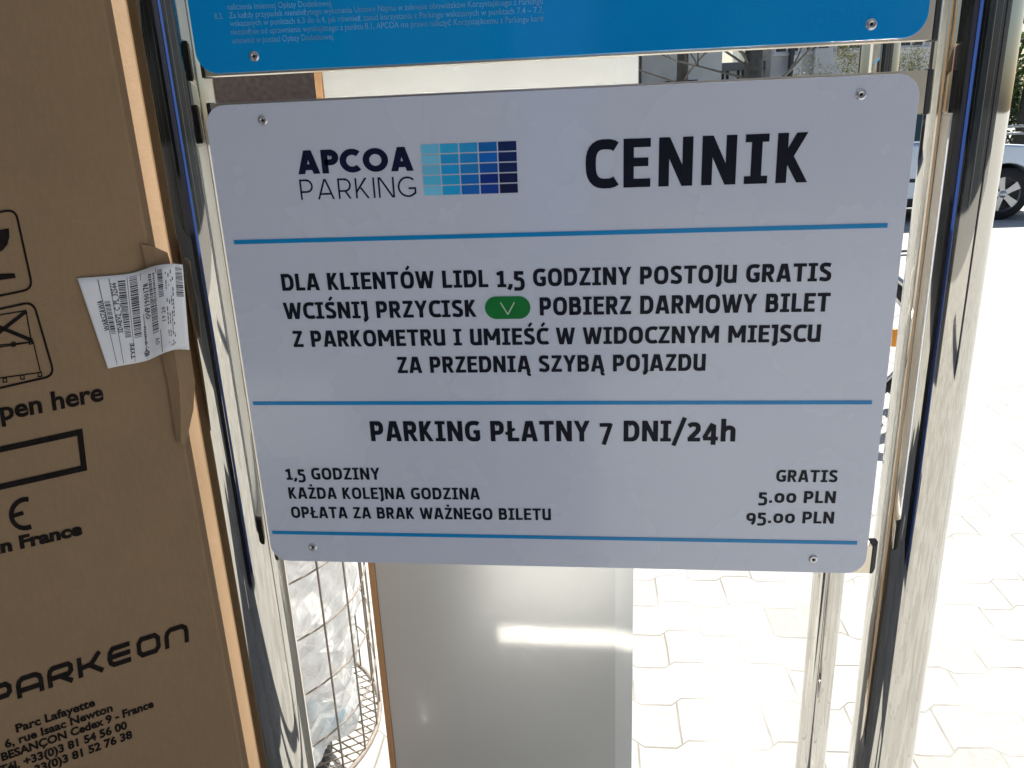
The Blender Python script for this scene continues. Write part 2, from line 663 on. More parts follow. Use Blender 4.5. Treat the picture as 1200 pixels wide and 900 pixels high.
# ------------------------------------------------------------------ chrome posts
def post(x, y, r, top, label, base=True):
    o = thing('chrome_post', (x, y, 0), label, 'post', 'polished steel posts of the sign stand')
    b = MB()
    b.lathe([(r, .0), (r, top - .012)], (x, y, 0), 72)
    b.build('tube', M['chrome'], o)
    c = MB()
    c.lathe([(r + .001, top - .014), (r + .001, top), (r * .8, top + .012), (0.0001, top + .016)], (x, y, 0), 48)
    c.build('cap', M['chrome'], o)
    f = MB()
    f.lathe([(r + .001, .03), (r + .012, .028), (r + .014, .012), (r + .045, .010), (r + .047, 0)], (x, y, 0), 48)
    f.build('foot_flange', M['chrome'], o)
    return o


post(-.400, .050, .038, 2.12, 'chrome post at the left edge of the white price sign, beside the big carton')
post(.417, .059, .038, 2.12, 'chrome post at the right edge of the price sign, in front of the parked car')
post(.482, .55, .0285, 2.12, 'thinner chrome post farther back, seen below the lower right corner of the price sign')


roof = thing('shade_roof', (0, .2, 2.14), 'unseen flat white roof added above both signs to cast shade', 'roof')
b = MB()
b.box((-.80, -.62, 2.142), (.80, .27, 2.20))  # added out of view to shade the ground before the signs
b.build('slab', mat('shade_roof_white', (.6, .6, .58), .6), roof, bevel=.004)


# ------------------------------------------------------------------ signs
def rr_loop(x0, z0, x1, z1, r, n=10):
    pts = []
    for cx, cz, a0 in ((x1 - r, z1 - r, 0), (x0 + r, z1 - r, 90), (x0 + r, z0 + r, 180), (x1 - r, z0 + r, 270)):
        for i in range(n + 1):
            a = radians(a0 + 90 * i / n)
            pts.append((cx + r * cos(a), cz + r * sin(a)))
    return pts


def rivet(px, py, parent):
    p = on_y(px, py)
    b = MB()
    b.lathe([(.0052, 0), (.0050, -.0009), (.0038, -.0017), (.0020, -.0019), (.0017, -.0005), (.0001, -.0004)], p, 24, 'Y')
    o = b.build('rivet', M['rivet'], parent)
    d = MB()
    d.lathe([(.0015, -.0009), (.0001, -.0009)], p, 16, 'Y')
    d.build('pin', M['black'], o)
    return o


def sign_board(name, z0, z1, face, label, clip_z):
    o = thing(name, (0, 0, z0), label, 'sign')
    b = MB()
    b.prism([(x, 0, z) for x, z in rr_loop(-.35, z0, .35, z1, .021)], (0, .003, 0))
    b.build('panel', face, o, bevel=.0005)
    b = MB()
    b.box((-.344, .0034, z0 + .040), (.344, .0048, z1 - .040))
    b.build('back_sheet', M['aluback'], o)
    # mounting rails behind the sheet: shallow polished channels
    for (ra, rb) in clip_z:
        m = MB()
        xl, xr = -.3445, .3562
        prof = [(.0036, ra), (.0036, rb), (.022, rb), (.022, ra)]
        m.prism([(xl, y, z) for y, z in prof], (xr - xl, 0, 0))
        m.build('mounting_rail', M['rail'], o)
        q_ = MB()
        q_.box((xl + .004, .0221, ra + .0005), (.3625, .0241, rb - .0005))
        q_.build('back_plate', M['mirror'], o)
        for sx in (-1, 1):
            xe = xl if sx < 0 else xr
            c = MB()
            pts = [(0, .003), (.004, .005), (.009, .014), (.009, .0218), (0, .0218)]
            zz = (ra, rb)
            c.prism([(xe + sx * (u + .0003), y, ra - .001) for u, y in pts], (0, 0, rb - ra + .002))
            c.build('end_clip', M['black'], o, bevel=.0012)
    return o


ZT, ZB = 1.43031, .90036
ps = sign_board('price_sign', ZB, ZT, M['sign'],
                'white parking price sign with black and blue lettering under the blue sign', ((ZB - .0015, ZB + .033), (ZT - .036, ZT + .0022)))
UZB = 1.4605
us = sign_board('terms_sign', UZB, UZB + .53, M['bluesign'],
                'glossy blue sign with small pale text, mounted above the white price sign', ((UZB - .002, UZB + .036), (UZB + .50, UZB + .532)))
NY = Vector((0, -1, 0))


def sign_line(mb, body, p0, p1, ptop, kind='stroke', bold=0, lift=.0004, track=.085, t=T, space=1.0):
    """one line of print between two baseline pixels, on the sign plane"""
    a, b, c = on_y(*p0), on_y(*p1), on_y(*ptop)
    if kind == 'stroke':
        polys, w = stroke_text(body, track, t)
    elif kind == 'geo':
        polys, w = geo_text(body, t, track)
    else:
        polys, w = font_polys(body, bold, space=space)
    U = (b - a) / w
    V = Vector((0, 0, (c - a).z + (a - on_y(*p0)).z))
    put_polys(mb, polys, a, U, V, NY, lift)


L = MB()
sign_line(L, 'CENNIK', (686, 221.2), (946, 213.5), (688, 164.3), track=.15, t=.205)
sign_line(L, 'DLA KLIENTÓW LIDL 1,5 GODZINY POSTOJU GRATIS', (331, 340.8), (973.5, 329.3), (331, 321.0))
sign_line(L, 'WCIŚNIJ PRZYCISK', (334.2, 374), (559, 371.2), (334.2, 354.6))
sign_line(L, 'POBIERZ DARMOWY BILET', (632.5, 369.6), (971.8, 365), (632.5, 348.5))
sign_line(L, 'Z PARKOMETRU I UMIEŚĆ W WIDOCZNYM MIEJSCU', (344.3, 406.7), (961, 400.5), (344.3, 387.8))
sign_line(L, 'ZA PRZEDNIĄ SZYBĄ POJAZDU', (466.2, 437.2), (826.8, 434.3), (466.2, 418.3))
sign_line(L, 'PARKING PŁATNY 7 DNI/24h', (435, 516.9), (861.7, 517.3), (435, 493.6))
sign_line(L, '1,5 GODZINY', (335.7, 562), (445.7, 562), (335.7, 548.3), t=.197)
sign_line(L, 'KAŻDA KOLEJNA GODZINA', (339, 584.3), (562.7, 585.3), (339, 571.0), t=.197)
sign_line(L, 'OPŁATA ZA BRAK WAŻNEGO BILETU', (342, 606.7), (646, 609.5), (342, 593.6), t=.197)
sign_line(L, 'GRATIS', (909, 564.5), (981, 565), (909, 550.6), t=.197)
sign_line(L, '5.00 PLN', (888.3, 589), (979, 589.6), (888.3, 575.2), t=.197)
sign_line(L, '95.00 PLN', (874, 612.5), (977, 613.5), (874, 598.9), t=.197)
L.build('lettering', M['letter'], ps)

L = MB()
sign_line(L, 'APCOA', (349.3, 204.3), (485.8, 199.9), (349.3, 176.6), 'geo', t=.25, track=.06)
sign_line(L, 'PARKING', (353.3, 234.2), (489.0, 230.6), (353.3, 210.5), 'geo', t=.085, track=.17)
L.build('logo_lettering', M['navy'], ps)

# logo grid, five columns from pale to dark
gc = [['#63b4d6', '#2f9fd0', '#2690c8', '#0f5fa5', '#0e224f'],
      ['#6fb9d8', '#1f8fc8', '#1c80c2', '#0d5fb8', '#0e2355'],
      ['#62aed0', '#1b92d0', '#1a78b8', '#114f9c', '#0f2150'],
      ['#4fb0d4', '#1f98cc', '#1566b4', '#0b2a78', '#0e1640'],
      ['#6cbcdc', '#1b9ad0', '#155fae', '#123a8c', '#0d1438']]
TL, TR, BR, BL = on_y(492.8, 169.1), on_y(606, 164), on_y(607.6, 226.5), on_y(495.9, 230)
x0, x1 = (TL.x + BL.x) / 2, (TR.x + BR.x) / 2
z1, z0 = (TL.z + TR.z) / 2, (BL.z + BR.z) / 2
gb = MB()
gm = []
cw, ch = (x1 - x0) / 5, (z1 - z0) / 5
fi = []
for r in range(5):
    for c in range(5):
        a = x0 + c * cw + .0007
        zz = z1 - (r + 1) * ch + .0007
        gb.add([(a, -.0004, zz), (a + cw - .0014, -.0004, zz), (a + cw - .0014, -.0004, zz + ch - .0014), (a, -.0004, zz + ch - .0014)], [(0, 1, 2, 3)])
        fi.append(gc[r][c])
go_ = gb.build('logo_grid', None, ps)
for i, hx in enumerate(fi):
    cc = lin(hx)
    go_.data.materials.append(mat('grid_blue', tuple(min(1, x * 1.35) for x in cc[:3]), .3, var=.04))
    go_.data.polygons[i].material_index = i

for (a, b, th) in (((274.5, 284.0), (1040, 263.9), .0044), ((296.7, 472.7), (1021.7, 471.3), .0042), ((319.3, 623.9), (1004.3, 636.0), .0042)):
    A, B = on_y(*a), on_y(*b)
    zc = (A.z + B.z) / 2
    l_ = MB()
    l_.box((A.x, -.0006, zc - th / 2), (B.x, -.0001, zc + th / 2))
    l_.build('divider_line', M['blueline'], ps)
# green ticket button symbol
A, B = on_y(568.5, 361), on_y(621.6, 360)
zt, zb = on_y(595, 347.2).z, on_y(595, 373.6).z
pb = MB()
pb.prism([(x, -.0006, z) for x, z in rr_loop(A.x, zb, B.x, zt, (zt - zb) / 2 - 1e-5, 12)], (0, .0004, 0))
pill = pb.build('button_symbol', M['green'], ps)
vb = MB()
q = []
cxp, hz = (A.x + B.x) / 2, zt - zb
for pl in ([(-.0075, .74 * hz), (0, .2 * hz)], [(.0075, .74 * hz), (0, .2 * hz)]):
    q += ribbon(pl, .0013)
put_polys(vb, q, Vector((cxp, 0, zb)), Vector((1, 0, 0)), Vector((0, 0, 1)), NY, .0009)
vb.build('letter', M['pillwhite'], pill)
for p in ((308, 141), (1009, 111), (366.7, 641.3), (953, 655)):
    rivet(*p, ps)
for p in ((298, 66), (1021, 28.5)):
    rivet(*p, us)

L = MB()
for body, p0, p1, pt in (
        ('naliczenia imiennej Opłaty Dodatkowej.', (267, 11.5), (390, 7.0), (267, 4.5)),
        ('8.3.', (252, 22.5), (262, 22.0), (252, 15.5)),
        ('Za każdy przypadek nienależytego wykonania Umowy Najmu w zakresie obowiązków Korzystającego z Parkingu', (269, 21.5), (636, 4.5), (269, 14.5)),
        ('wskazanych w punktach 6.3 do 6.4, jak również zasad korzystania z Parkingu wskazanych w punktach 7.4 – 7.7,', (270, 31.0), (637, 15.0), (270, 24.0)),
        ('niezależnie od uprawnienia wynikającego z punktu 8.1, APCOA ma prawo naliczyć Korzystającemu z Parkingu karę', (271, 41.0), (637, 25.0), (271, 34.0)),
        ('umowną w postaci Opłaty Dodatkowej.', (273, 51.0), (392, 46.0), (273, 44.0))):
    sign_line(L, body, p0, p1, pt, 'font', bold=.004)
L.build('lettering', M['bluetext'], us)

# ------------------------------------------------------------------ tall carton at the left
TH = radians(60)
BU = Vector((sin(TH), cos(TH), 0))         # along the printed face, towards its right edge
BN = Vector((cos(TH), -sin(TH), 0))        # out of the printed face
PSI = radians(20)
BW = Vector((-sin(PSI), cos(PSI), 0))      # along the side face, away from the camera
BC = on_y(149, 150, 0.0)
BC = Vector((BC.x, 0, 0))
BH = 1.95
carton = thing('cardboard_carton', (BC.x - .35, BC.y - .1, 0), 'tall brown cardboard carton with black print, standing left of the chrome post', 'carton')
W1, D1 = .80, .21
nx, nz = 1, 1
b = MB()
P4 = [BC, BC + BW * D1, BC + BW * D1 - BU * W1, BC - BU * W1]
b.prism(P4, (0, 0, BH))
b.build('body', M['card'], carton, bevel=.0025)


def onbox(px, py, lift=0.0):
    return on_plane(px, py, BC + BN * lift, BN)


def box_line(mb, body, p0, p1, pt, bold=0, space=1.0):
    a, b_, c = onbox(*p0), onbox(*p1), onbox(*pt)
    polys, w = font_polys(body, bold, space=space)
    put_polys(mb, polys, a, (b_ - a) / w, c - a, BN, .0006)


def px_ribbon(mb, pts, th, lift=.0006, close=False):
    if close:
        pts = list(pts) + [pts[0]]
    for i, qd in enumerate(ribbon(pts, th)):
        mb.add([onbox(p[0], p[1], lift + (i % 5) * 4e-6) for p in qd], [(0, 1, 2, 3)])


def px_fill(mb, pts, lift=.0007):
    mb.add([onbox(p[0], p[1], lift) for p in pts], [tuple(range(len(pts)))])


I = MB()
box_line(I, 'open here', (-19, 496.5), (122, 468.5), (-22.5, 475.5), .028)
px_ribbon(I, [(-120, 553), (93.5, 506.5), (98.5, 548.5), (-112, 596)], 7.0)
# CE mark (drawn as two arcs)
def px_arc(cx, cy, r, a0, a1, n=14):
    # circle on the box as it lands in the picture: sheared by the receding face
    o = []
    for i in range(n + 1):
        a = radians(a0 + (a1 - a0) * i / n)
        u, v = r * cos(a), r * sin(a)
        o.append((cx + u + v * -.17, cy - v - u * .24))
    return o
px_ribbon(I, px_arc(30, 602, 16.5, 68, 284), 5.5)
px_ribbon(I, [(16, 604.5), (27.5, 601)], 4.8)
px_ribbon(I, px_arc(-9, 612, 16.5, 68, 284), 5.5)
box_line(I, 'made in France', (-76, 665.5), (97, 625.5), (-78.5, 651.5), .05)
box_line(I, 'Parc Lafayette', (19.5, 858.2), (112, 826.5), (17.6, 849.4), .035)
box_line(I, '6, rue Isaac Newton', (6.5, 876.5), (132.5, 832.8), (4.6, 867.8), .035)
box_line(I, 'BESANÇON Cedex 9 - France', (2.5, 891.6), (180.5, 828), (.6, 883), .04)
box_line(I, 'Tél. +33(0)3 81 54 56 00', (.5, 907), (149.5, 853), (-1.4, 898.4), .04)
box_line(I, 'Fax +33(0)3 81 52 76 38', (7, 919), (155.5, 864), (5.1, 910.4), .04)
# techno wordmark, strokes on a unit grid
WM = {
    'P': [[(0, 0), (0, .62), (.0, .9), (.15, .9), (1.0, .9), (1.15, .75), (1.15, .5), (1.0, .36), (.1, .36)]],
    'A': [[(.0, 0), (.0, .6), (.06, .78), (.24, .9), (.9, .9), (1.1, .78), (1.15, .6), (1.15, 0)], [(.0, .34), (1.15, .34)]],
    'R': [[(0, 0), (0, .62), (.06, .8), (.22, .9), (1.0, .9), (1.13, .78), (1.13, .55), (1.0, .42), (.1, .42)], [(.55, .42), (1.15, 0)]],
    'K': [[(0, 0), (0, 1)], [(.1, .46), (.6, .5), (1.1, 1.0)], [(.5, .5), (1.2, 0)]],
    'E': [[(1.15, .1), (.22, .1), (.05, .22), (.0, .45), (.05, .72), (.2, .9), (1.15, .9)], [(.0, .5), (1.15, .5)]],
    'O': [[(.2, .1), (.95, .1), (1.12, .28), (1.12, .72), (.95, .9), (.2, .9), (.03, .72), (.03, .28), (.2, .1)]],
    'N': [[(0, 0), (0, .6), (.06, .78), (.24, .9), (.9, .9), (1.08, .78), (1.14, .6), (1.14, 0)]]}
a, b_ = onbox(-13.5, 830.5), onbox(219.5, 752.3)
cvec = onbox(-17.3, 806.8) - a
polys = []
xx = 0
for chh in 'PARKEON':
    for pl in WM[chh]:
        polys += [[(p[0] + xx, p[1]) for p in qd] for qd in ribbon(pl, .245)]
    xx += 1.60
put_polys(I, polys, a, (b_ - a) / (xx - .45), cvec, BN, .0006)
# pictogram frames: rounded rectangles, cut by the left picture edge
def quad_rr(c, r):
    """rounded px quad, c = 4 corners clockwise from top-left"""
    out = []
    c = [Vector(p) for p in c]
    for i in range(4):
        p, pv, nx_ = c[i], c[i - 1], c[(i + 1) % 4]
        a_ = p + (pv - p).normalized() * r
        b2 = p + (nx_ - p).normalized() * r
        for k_ in range(6):
            t_ = k_ / 5
            out.append(tuple((a_ * (1 - t_) ** 2 + p * 2 * t_ * (1 - t_) + b2 * t_ ** 2)))
    return out
px_ribbon(I, quad_rr([(-72, 262), (18, 245), (38.5, 338.5), (-50, 357)], 12), 2.6, close=True)
px_ribbon(I, quad_rr([(-50, 373), (39, 353.5), (64, 440), (-28, 461)], 12), 2.6, close=True)
# goblet
bowl = [(-38, 276), (10.5, 267.5), (11, 278), (8.5, 287), (3, 293.5), (-6, 297.5), (-16, 298), (-26, 295), (-33, 288)]
px_fill(I, bowl)
px_ribbon(I, [(-12, 297), (-7, 326)], 4)
px_fill(I, [(-30, 325.5), (-4, 321), (17, 320.2), (18.5, 325.8), (-28, 332)])
# crossed-out stacking symbol
px_ribbon(I, [(-40, 420), (31, 364.5)], 4.5)
px_ribbon(I, [(-28, 372), (37.5, 399)], 4.5)
px_ribbon(I, [(-34, 374.5), (30.5, 364), (37, 401), (-28, 411)], 1.5, close=True)
px_ribbon(I, [(-30, 407.5), (39, 400.5), (47.5, 436.5), (-22, 446)], 1.4, close=True)
for cx_, cy_ in ((15.5, 403.5), (36, 400.8), (5.5, 445.5), (26, 442), (46.5, 438.8), (-8, 407)):
    px_ribbon(I, [(cx_ - 2, cy_ - 2), (cx_ + 2, cy_ - 2.6), (cx_ + 2.6, cy_ + 2), (cx_ - 1.6, cy_ + 2.6)], 1.3, close=True)
I.build('print', M['ink'], carton)
# scuffed patch where a sticker was pulled off
sc = MB()
pts = []
for i in range(22):
    a_ = 2 * pi * i / 22
    rr_ = 1 + .28 * sin(3 * a_ + 1) + .12 * random.uniform(-1, 1)
    pts.append((59 + 13 * rr_ * cos(a_), 699 - 4 - 8 * rr_ * sin(a_) - .22 * 13 * rr_ * cos(a_)))
px_fill(sc, pts, .0004)
sc.build('scuff', card_mat('torn_cardboard', (.30, .20, .118)), carton)

# torn flap of the carton edge, folded forward over the corner
def skin(rows, m, name, parent, thick=.0, sub=0):
    mb = MB()
    n_, w_ = len(rows), len(rows[0])
    vs = [p for r_ in rows for p in r_]
    mb.add(vs, [(i * w_ + j, i * w_ + j + 1, (i + 1) * w_ + j + 1, (i + 1) * w_ + j) for i in range(n_ - 1) for j in range(w_ - 1)], True)
    o = mb.build(name, m, parent)
    if sub:
        s_ = o.modifiers.new('sub', 'SUBSURF')
        s_.levels = s_.render_levels = sub
    if thick:
        s_ = o.modifiers.new('solid', 'SOLIDIFY')
        s_.thickness = thick
        s_.offset = 0
    return o


fl = [((166, 286, .002), (180, 289, .004), (196, 296, .003)),
      ((176, 330, .002), (190, 331, .006), (207, 334, .004)),
      ((187, 400, .002), (203, 401, .008), (221, 400, .005)),
      ((197, 445, .002), (210, 446, .009), (228, 447, .005)),
      ((202, 478, .002), (212, 479, .008), (226, 480, .004)),
      ((208, 517, .002), (212, 518, .005), (217, 520, .003))]
rows = [[onbox(*p) for p in r_] for r_ in fl]
fo = skin(rows, M['card'], 'torn_flap', carton, .0035, 0)
fo.data.polygons.foreach_set('use_smooth', [False] * len(fo.data.polygons))

# ------------------------------------------------------------------ shipping label on the carton
lab = thing('shipping_label', onbox(140, 380), 'white shipping label with barcodes, curling round the edge of the brown carton', 'label')
top = [(90.5, 326), (118, 324), (150, 321), (165, 317), (178, 312.5), (190, 310), (202, 309), (214, 310)]
bot = [(126.5, 432), (140, 429), (160, 425.5), (174, 422), (187, 416), (197, 412), (207, 409.5), (222, 410)]
lift = [.0012, .0012, .0018, .004, .0125, .0175, .018, .0155]
bpos = [0, .2, .46, .60, .72, .82, .91, 1.0]


def lab_at(a_, b_, dl=0.0):
    """a_: 0 bottom .. 1 top, b_: 0 left .. 1 right"""
    i = 0
    while i < len(bpos) - 2 and b_ > bpos[i + 1]:
        i += 1
    t_ = (b_ - bpos[i]) / (bpos[i + 1] - bpos[i])
    # smooth interpolation (Catmull-Rom) of the edge curves
    def cr(seq, dim):
        g_ = lambda k_: seq[max(0, min(len(seq) - 1, k_))]
        p_ = [(g_(i + d_)[dim] if dim is not None else g_(i + d_)) for d_ in (-1, 0, 1, 2)]
        return .5 * (2 * p_[1] + (-p_[0] + p_[2]) * t_ + (2 * p_[0] - 5 * p_[1] + 4 * p_[2] - p_[3]) * t_ ** 2 + (-p_[0] + 3 * p_[1] - 3 * p_[2] + p_[3]) * t_ ** 3)
    tx, ty = cr(top, 0), cr(top, 1)
    bx, by = cr(bot, 0), cr(bot, 1)
    lf = cr(lift, None) + .0022 * sin(a_ * 7 + b_ * 5) * max(0, b_ - .5) * 2
    return onbox(bx + (tx - bx) * a_, by + (ty - by) * a_, lf + .0008 + dl)


rows = [[lab_at(i / 14, j / 28) for j in range(29)] for i in range(15)]
skin(rows, M['paper'], 'sheet', lab, .0003)
lb = MB()


def lab_quad(a0, a1, b0, b1):
    n_ = max(1, int((b1 - b0) / .04))
    for i in range(n_):
        c0, c1 = b0 + (b1 - b0) * i / n_, b0 + (b1 - b0) * (i + 1) / n_
        lb.add([lab_at(a0, c0, .0004), lab_at(a1, c0, .0004), lab_at(a1, c1, .0004), lab_at(a0, c1, .0004)], [(0, 1, 2, 3)])


def lab_text(body, a0, b0, h, wa=None, bold=.01):
    """written along a (upwards); b0 = baseline column, h = cap height towards smaller b"""
    polys, w = font_polys(body, bold, res=1)
    ka = (wa / w) if wa else h * 1.05
    for qd in polys:
        lb.add([lab_at(a0 + p[0] * ka, b0 - p[1] * h, .0004) for p in qd], [tuple(range(len(qd)))])


def barcode(a0, a1, b0, b1, seed):
    rnd = random.Random(seed)
    a_ = a0
    while a_ < a1:
        w_ = rnd.choice((.006, .006, .010, .016))
        lab_quad(a_, min(a1, a_ + w_), b0, b1)
        a_ += w_ + rnd.choice((.006, .008, .012))


lab_text('WARSZAWA', .40, .175, .05, .34, .02)
barcode(.36, .72, .185, .245, 1)
lab_text('SDAEV2_C_PL_32566', .36, .33, .055, .56, .02)
barcode(.30, .94, .345, .42, 2)
lab_text('TYPE', .05, .45, .06, .18, .02)
barcode(.28, .97, .465, .545, 3)
lab_text('ID:', .05, .615, .055, .09, .02)
lab_text('ID187706', .18, .605, .03, .2)
lab_text('OVP1900178', .44, .66, .052, .40, .02)
barcode(.26, .93, .67, .735, 4)
lab_text('OV', .12, .735, .045, .08)
barcode(.64, .95, .765, .815, 5)
lab_text('19 20', .36, .82, .04, .16)
barcode(.62, .97, .93, .985, 6)
for b0 in (.17, .27, .44, .585, .75):
    lab_quad(.02, .97, b0, b0 + .006)
for i, b0 in enumerate((.84, .862, .884, .90)):
    rnd = random.Random(40 + i)
    a_ = .05
    while a_ < .9:
        w_ = rnd.uniform(.01, .05)
        if rnd.random() < .6:
            lab_quad(a_, a_ + w_, b0, b0 + .008)
        a_ += w_ + .012
lb.build('print', mat('label_print', (.025, .025, .04), .6), lab)

# ------------------------------------------------------------------ pale upright panel behind the signs
YP = .26
pnl = thing('grey_panel', (-.1, YP, 0), 'tall pale grey panel with brown left edge, standing upright behind the price sign', 'panel')
M['panel'] = mat('pale_grey_laminate', (.50, .515, .51), .42, var=.035, scale=3, bump=.12, bscale=5, bdist=.004)
xl = (on_y(382, 95, YP).x + on_y(438, 680, YP).x + on_y(464, 900, YP).x) / 3
xr = (on_y(722, 672, YP).x + on_y(720, 895, YP).x) / 2
bw = on_y(743, 672, YP).x - xr
b = MB()
b.prism([(xl, YP, 0), (xr, YP, 0), (xr + bw, YP + .016, 0), (xr + bw, YP + .045, 0), (xl, YP + .045, 0)], (0, 0, 1.9))
b.build('front_sheet', M['panel'], pnl, bevel=.0012)
b = MB()
b.box((xl - .0105, YP - .002, 0), (xl - .0005, YP + .047, 1.9))
b.build('edge_strip', card_mat('edge_cardboard', (.46, .27, .14)), pnl, bevel=.001)

# ------------------------------------------------------------------ wire litter bin with liner
BR_ = .28
BX, BY = -.72, .535
wire = mat('bin_wire', (.22, .19, .16), .7, .25, var=.25, scale=60)
lbin = thing('litter_bin', (BX, BY, 0), 'round wire mesh litter bin on the paving between the carton and the grey panel', 'litter bin')
ZF = .155
b = MB()
for i in range(24):
    a_ = 2 * pi * i / 24 + .06
    x_, y_ = BX + BR_ * cos(a_), BY + BR_ * sin(a_)
    b.tube([(x_, y_, ZF), (x_, y_, .86)], .0022, 8)
for z_ in (.275, .395, .515, .635, .755):
    b.tube([(BX + BR_ * cos(2 * pi * i / 48), BY + BR_ * sin(2 * pi * i / 48), z_) for i in range(48)], .0019, 8, closed=True)
b.build('wire_cage', wire, lbin)
b = MB()
b.tube([(BX + BR_ * cos(2 * pi * i / 48), BY + BR_ * sin(2 * pi * i / 48), .86) for i in range(48)], .009, 12, closed=True)
b.build('rim', wire, lbin)
b = MB()
b.tube([(BX + BR_ * cos(2 * pi * i / 48), BY + BR_ * sin(2 * pi * i / 48), ZF) for i in range(48)], .0055, 10, closed=True)
b.build('base_ring', wire, lbin)
# expanded-metal floor
b = MB()
step = .021
for dirn in (1, -1):
    for i in range(-13, 14):
        off = i * step
        pts = []
        half = BR_ ** 2 - off ** 2 / 1
        if half <= 0:
            continue
        hl = sqrt(half)
        ang = radians(32 * dirn)
        d_ = Vector((cos(ang), sin(ang), 0))
        n_ = Vector((-sin(ang), cos(ang), 0))
        c_ = Vector((BX, BY, ZF + .0015 * dirn)) + n_ * off
        pa, pb_ = c_ - d_ * hl, c_ + d_ * hl
        b.tube([pa, pb_], .0016, 6)
b.build('mesh_floor', wire, lbin)
b = MB()
b.lathe([(.10, .0), (.10, .012), (.05, .02), (.032, .03), (.032, ZF - .004)], (BX, BY, 0), 32)
b.tube([(BX + .15 * cos(2 * pi * i / 40), BY + .15 * sin(2 * pi * i / 40), .055) for i in range(40)], .014, 10, closed=True)
for i in range(3):
    a_ = 2 * pi * i / 3 + .4
    b.tube([(BX + .03 * cos(a_), BY + .03 * sin(a_), .06), (BX + .15 * cos(a_), BY + .15 * sin(a_), .055)], .008, 8)
b.build('foot', M['black'], lbin)

kb = NT('clear_plastic_film')
kb.t.nodes.remove(kb.b)
tr = kb.n('ShaderNodeBsdfTransparent')
tl = kb.n('ShaderNodeBsdfTranslucent')
tl.inputs['Color'].default_value = (.93, .94, .93, 1)
df = kb.n('ShaderNodeBsdfDiffuse')
df.inputs['Color'].default_value = (.80, .81, .80, 1)
gl = kb.n('ShaderNodeBsdfGlossy')
gl.inputs['Roughness'].default_value = .12
m1 = kb.n('ShaderNodeMixShader')
m1.inputs[0].default_value = .5
kb.l(tl.outputs[0], m1.inputs[1])
kb.l(df.outputs[0], m1.inputs[2])
m2 = kb.n('ShaderNodeMixShader')
fr = kb.n('ShaderNodeFresnel')
fr.inputs['IOR'].default_value = 1.5
kb.l(kb.math('MULTIPLY', fr.outputs[0], 1.0), m2.inputs[0])
kb.l(m1.outputs[0], m2.inputs[1])
kb.l(gl.outputs[0], m2.inputs[2])
m3 = kb.n('ShaderNodeMixShader')
tf = kb.noise(9, 4, .6)
r_ = kb.n('ShaderNodeMapRange')
r_.inputs['From Min'].default_value = .35
r_.inputs['From Max'].default_value = .65
r_.inputs['To Min'].default_value = .45
r_.inputs['To Max'].default_value = .9
kb.l(tf, r_.inputs['Value'])
kb.l(r_.outputs[0], m3.inputs[0])
kb.l(tr.outputs[0], m3.inputs[1])
kb.l(m2.outputs[0], m3.inputs[2])
kb.l(m3.outputs[0], kb.out.inputs['Surface'])


def crumple(o, amt, seed, freq=7):
    from mathutils import noise as mn
    for v in o.data.vertices:
        p = v.co * freq + Vector((seed, seed * 2, 0))
        d_ = mn.turbulence_vector(p, 3, True, noise_basis='VORONOI_F1', amplitude_scale=.5, frequency_scale=2.1)
        v.co += (d_ - Vector((.6, .6, .6))) * amt


b = MB()
prof = []
N_ = 44
for i in range(N_ + 1):
    t_ = i / N_
    z_ = ZF + .012 + t_ * .78
    rr_ = (BR_ - .012) * min(1, .84 + (max(0, t_) / .33) ** .8 * .13) if t_ < .33 else (BR_ - .012) * .97
    prof.append((rr_, z_))
prof = [(.001, ZF + .012)] + [(x, z) for x, z in prof]
b.lathe(prof, (BX, BY, 0), 60)
bag = b.build('bin_liner', kb.m)
crumple(bag, .045, 3.1, 6)
bag.data.polygons.foreach_set('use_smooth', [False] * len(bag.data.polygons))
for v in bag.data.vertices:   # keep the film inside the cage
    d_ = Vector((v.co.x - BX, v.co.y - BY))
    if d_.length > BR_ - .006:
        d_ *= (BR_ - .006) / d_.length
        v.co.x, v.co.y = BX + d_.x, BY + d_.y
    v.co.z = max(v.co.z, ZF + .006)
tag(bag, 'clear crumpled plastic bag lining the round wire litter bin', 'plastic bag')


def litter(name, loc, size, m, label, cat, seed):
    bm = bmesh.new()
    bmesh.ops.create_icosphere(bm, subdivisions=3, radius=1)
    for v in bm.verts:
        v.co = Vector((v.co.x * size[0], v.co.y * size[1], v.co.z * size[2])) + Vector(loc)
    me = bpy.data.meshes.new(name)
    bm.to_mesh(me)
    bm.free()
    o = bpy.data.objects.new(name, me)
    COL.objects.link(o)
    me.materials.append(m)
    crumple(o, min(size) * .7, seed, 22)
    return tag(o, label, cat)


# contents of the liner: crumpled paper, a blue wrapper and an orange one
litter('paper_wad', (BX + .10, BY - .02, .33), (.10, .10, .06), mat('waste_paper', (.62, .62, .60), .7, var=.15),
       'crumpled pale waste paper inside the clear bin bag', 'waste paper', 1.3)
litter('wrapper', on_z(374, 838, .20), (.05, .045, .028), mat('blue_wrapper', (.10, .30, .42), .35),
       'crumpled blue wrapper at the bottom of the clear bin bag', 'wrapper', 2.3)
litter('wrapper', on_z(384, 848, .185), (.022, .03, .016), mat('orange_wrapper', (.55, .20, .12), .4),
       'small orange wrapper scrap beside the blue one in the bin bag', 'wrapper', 3.7)


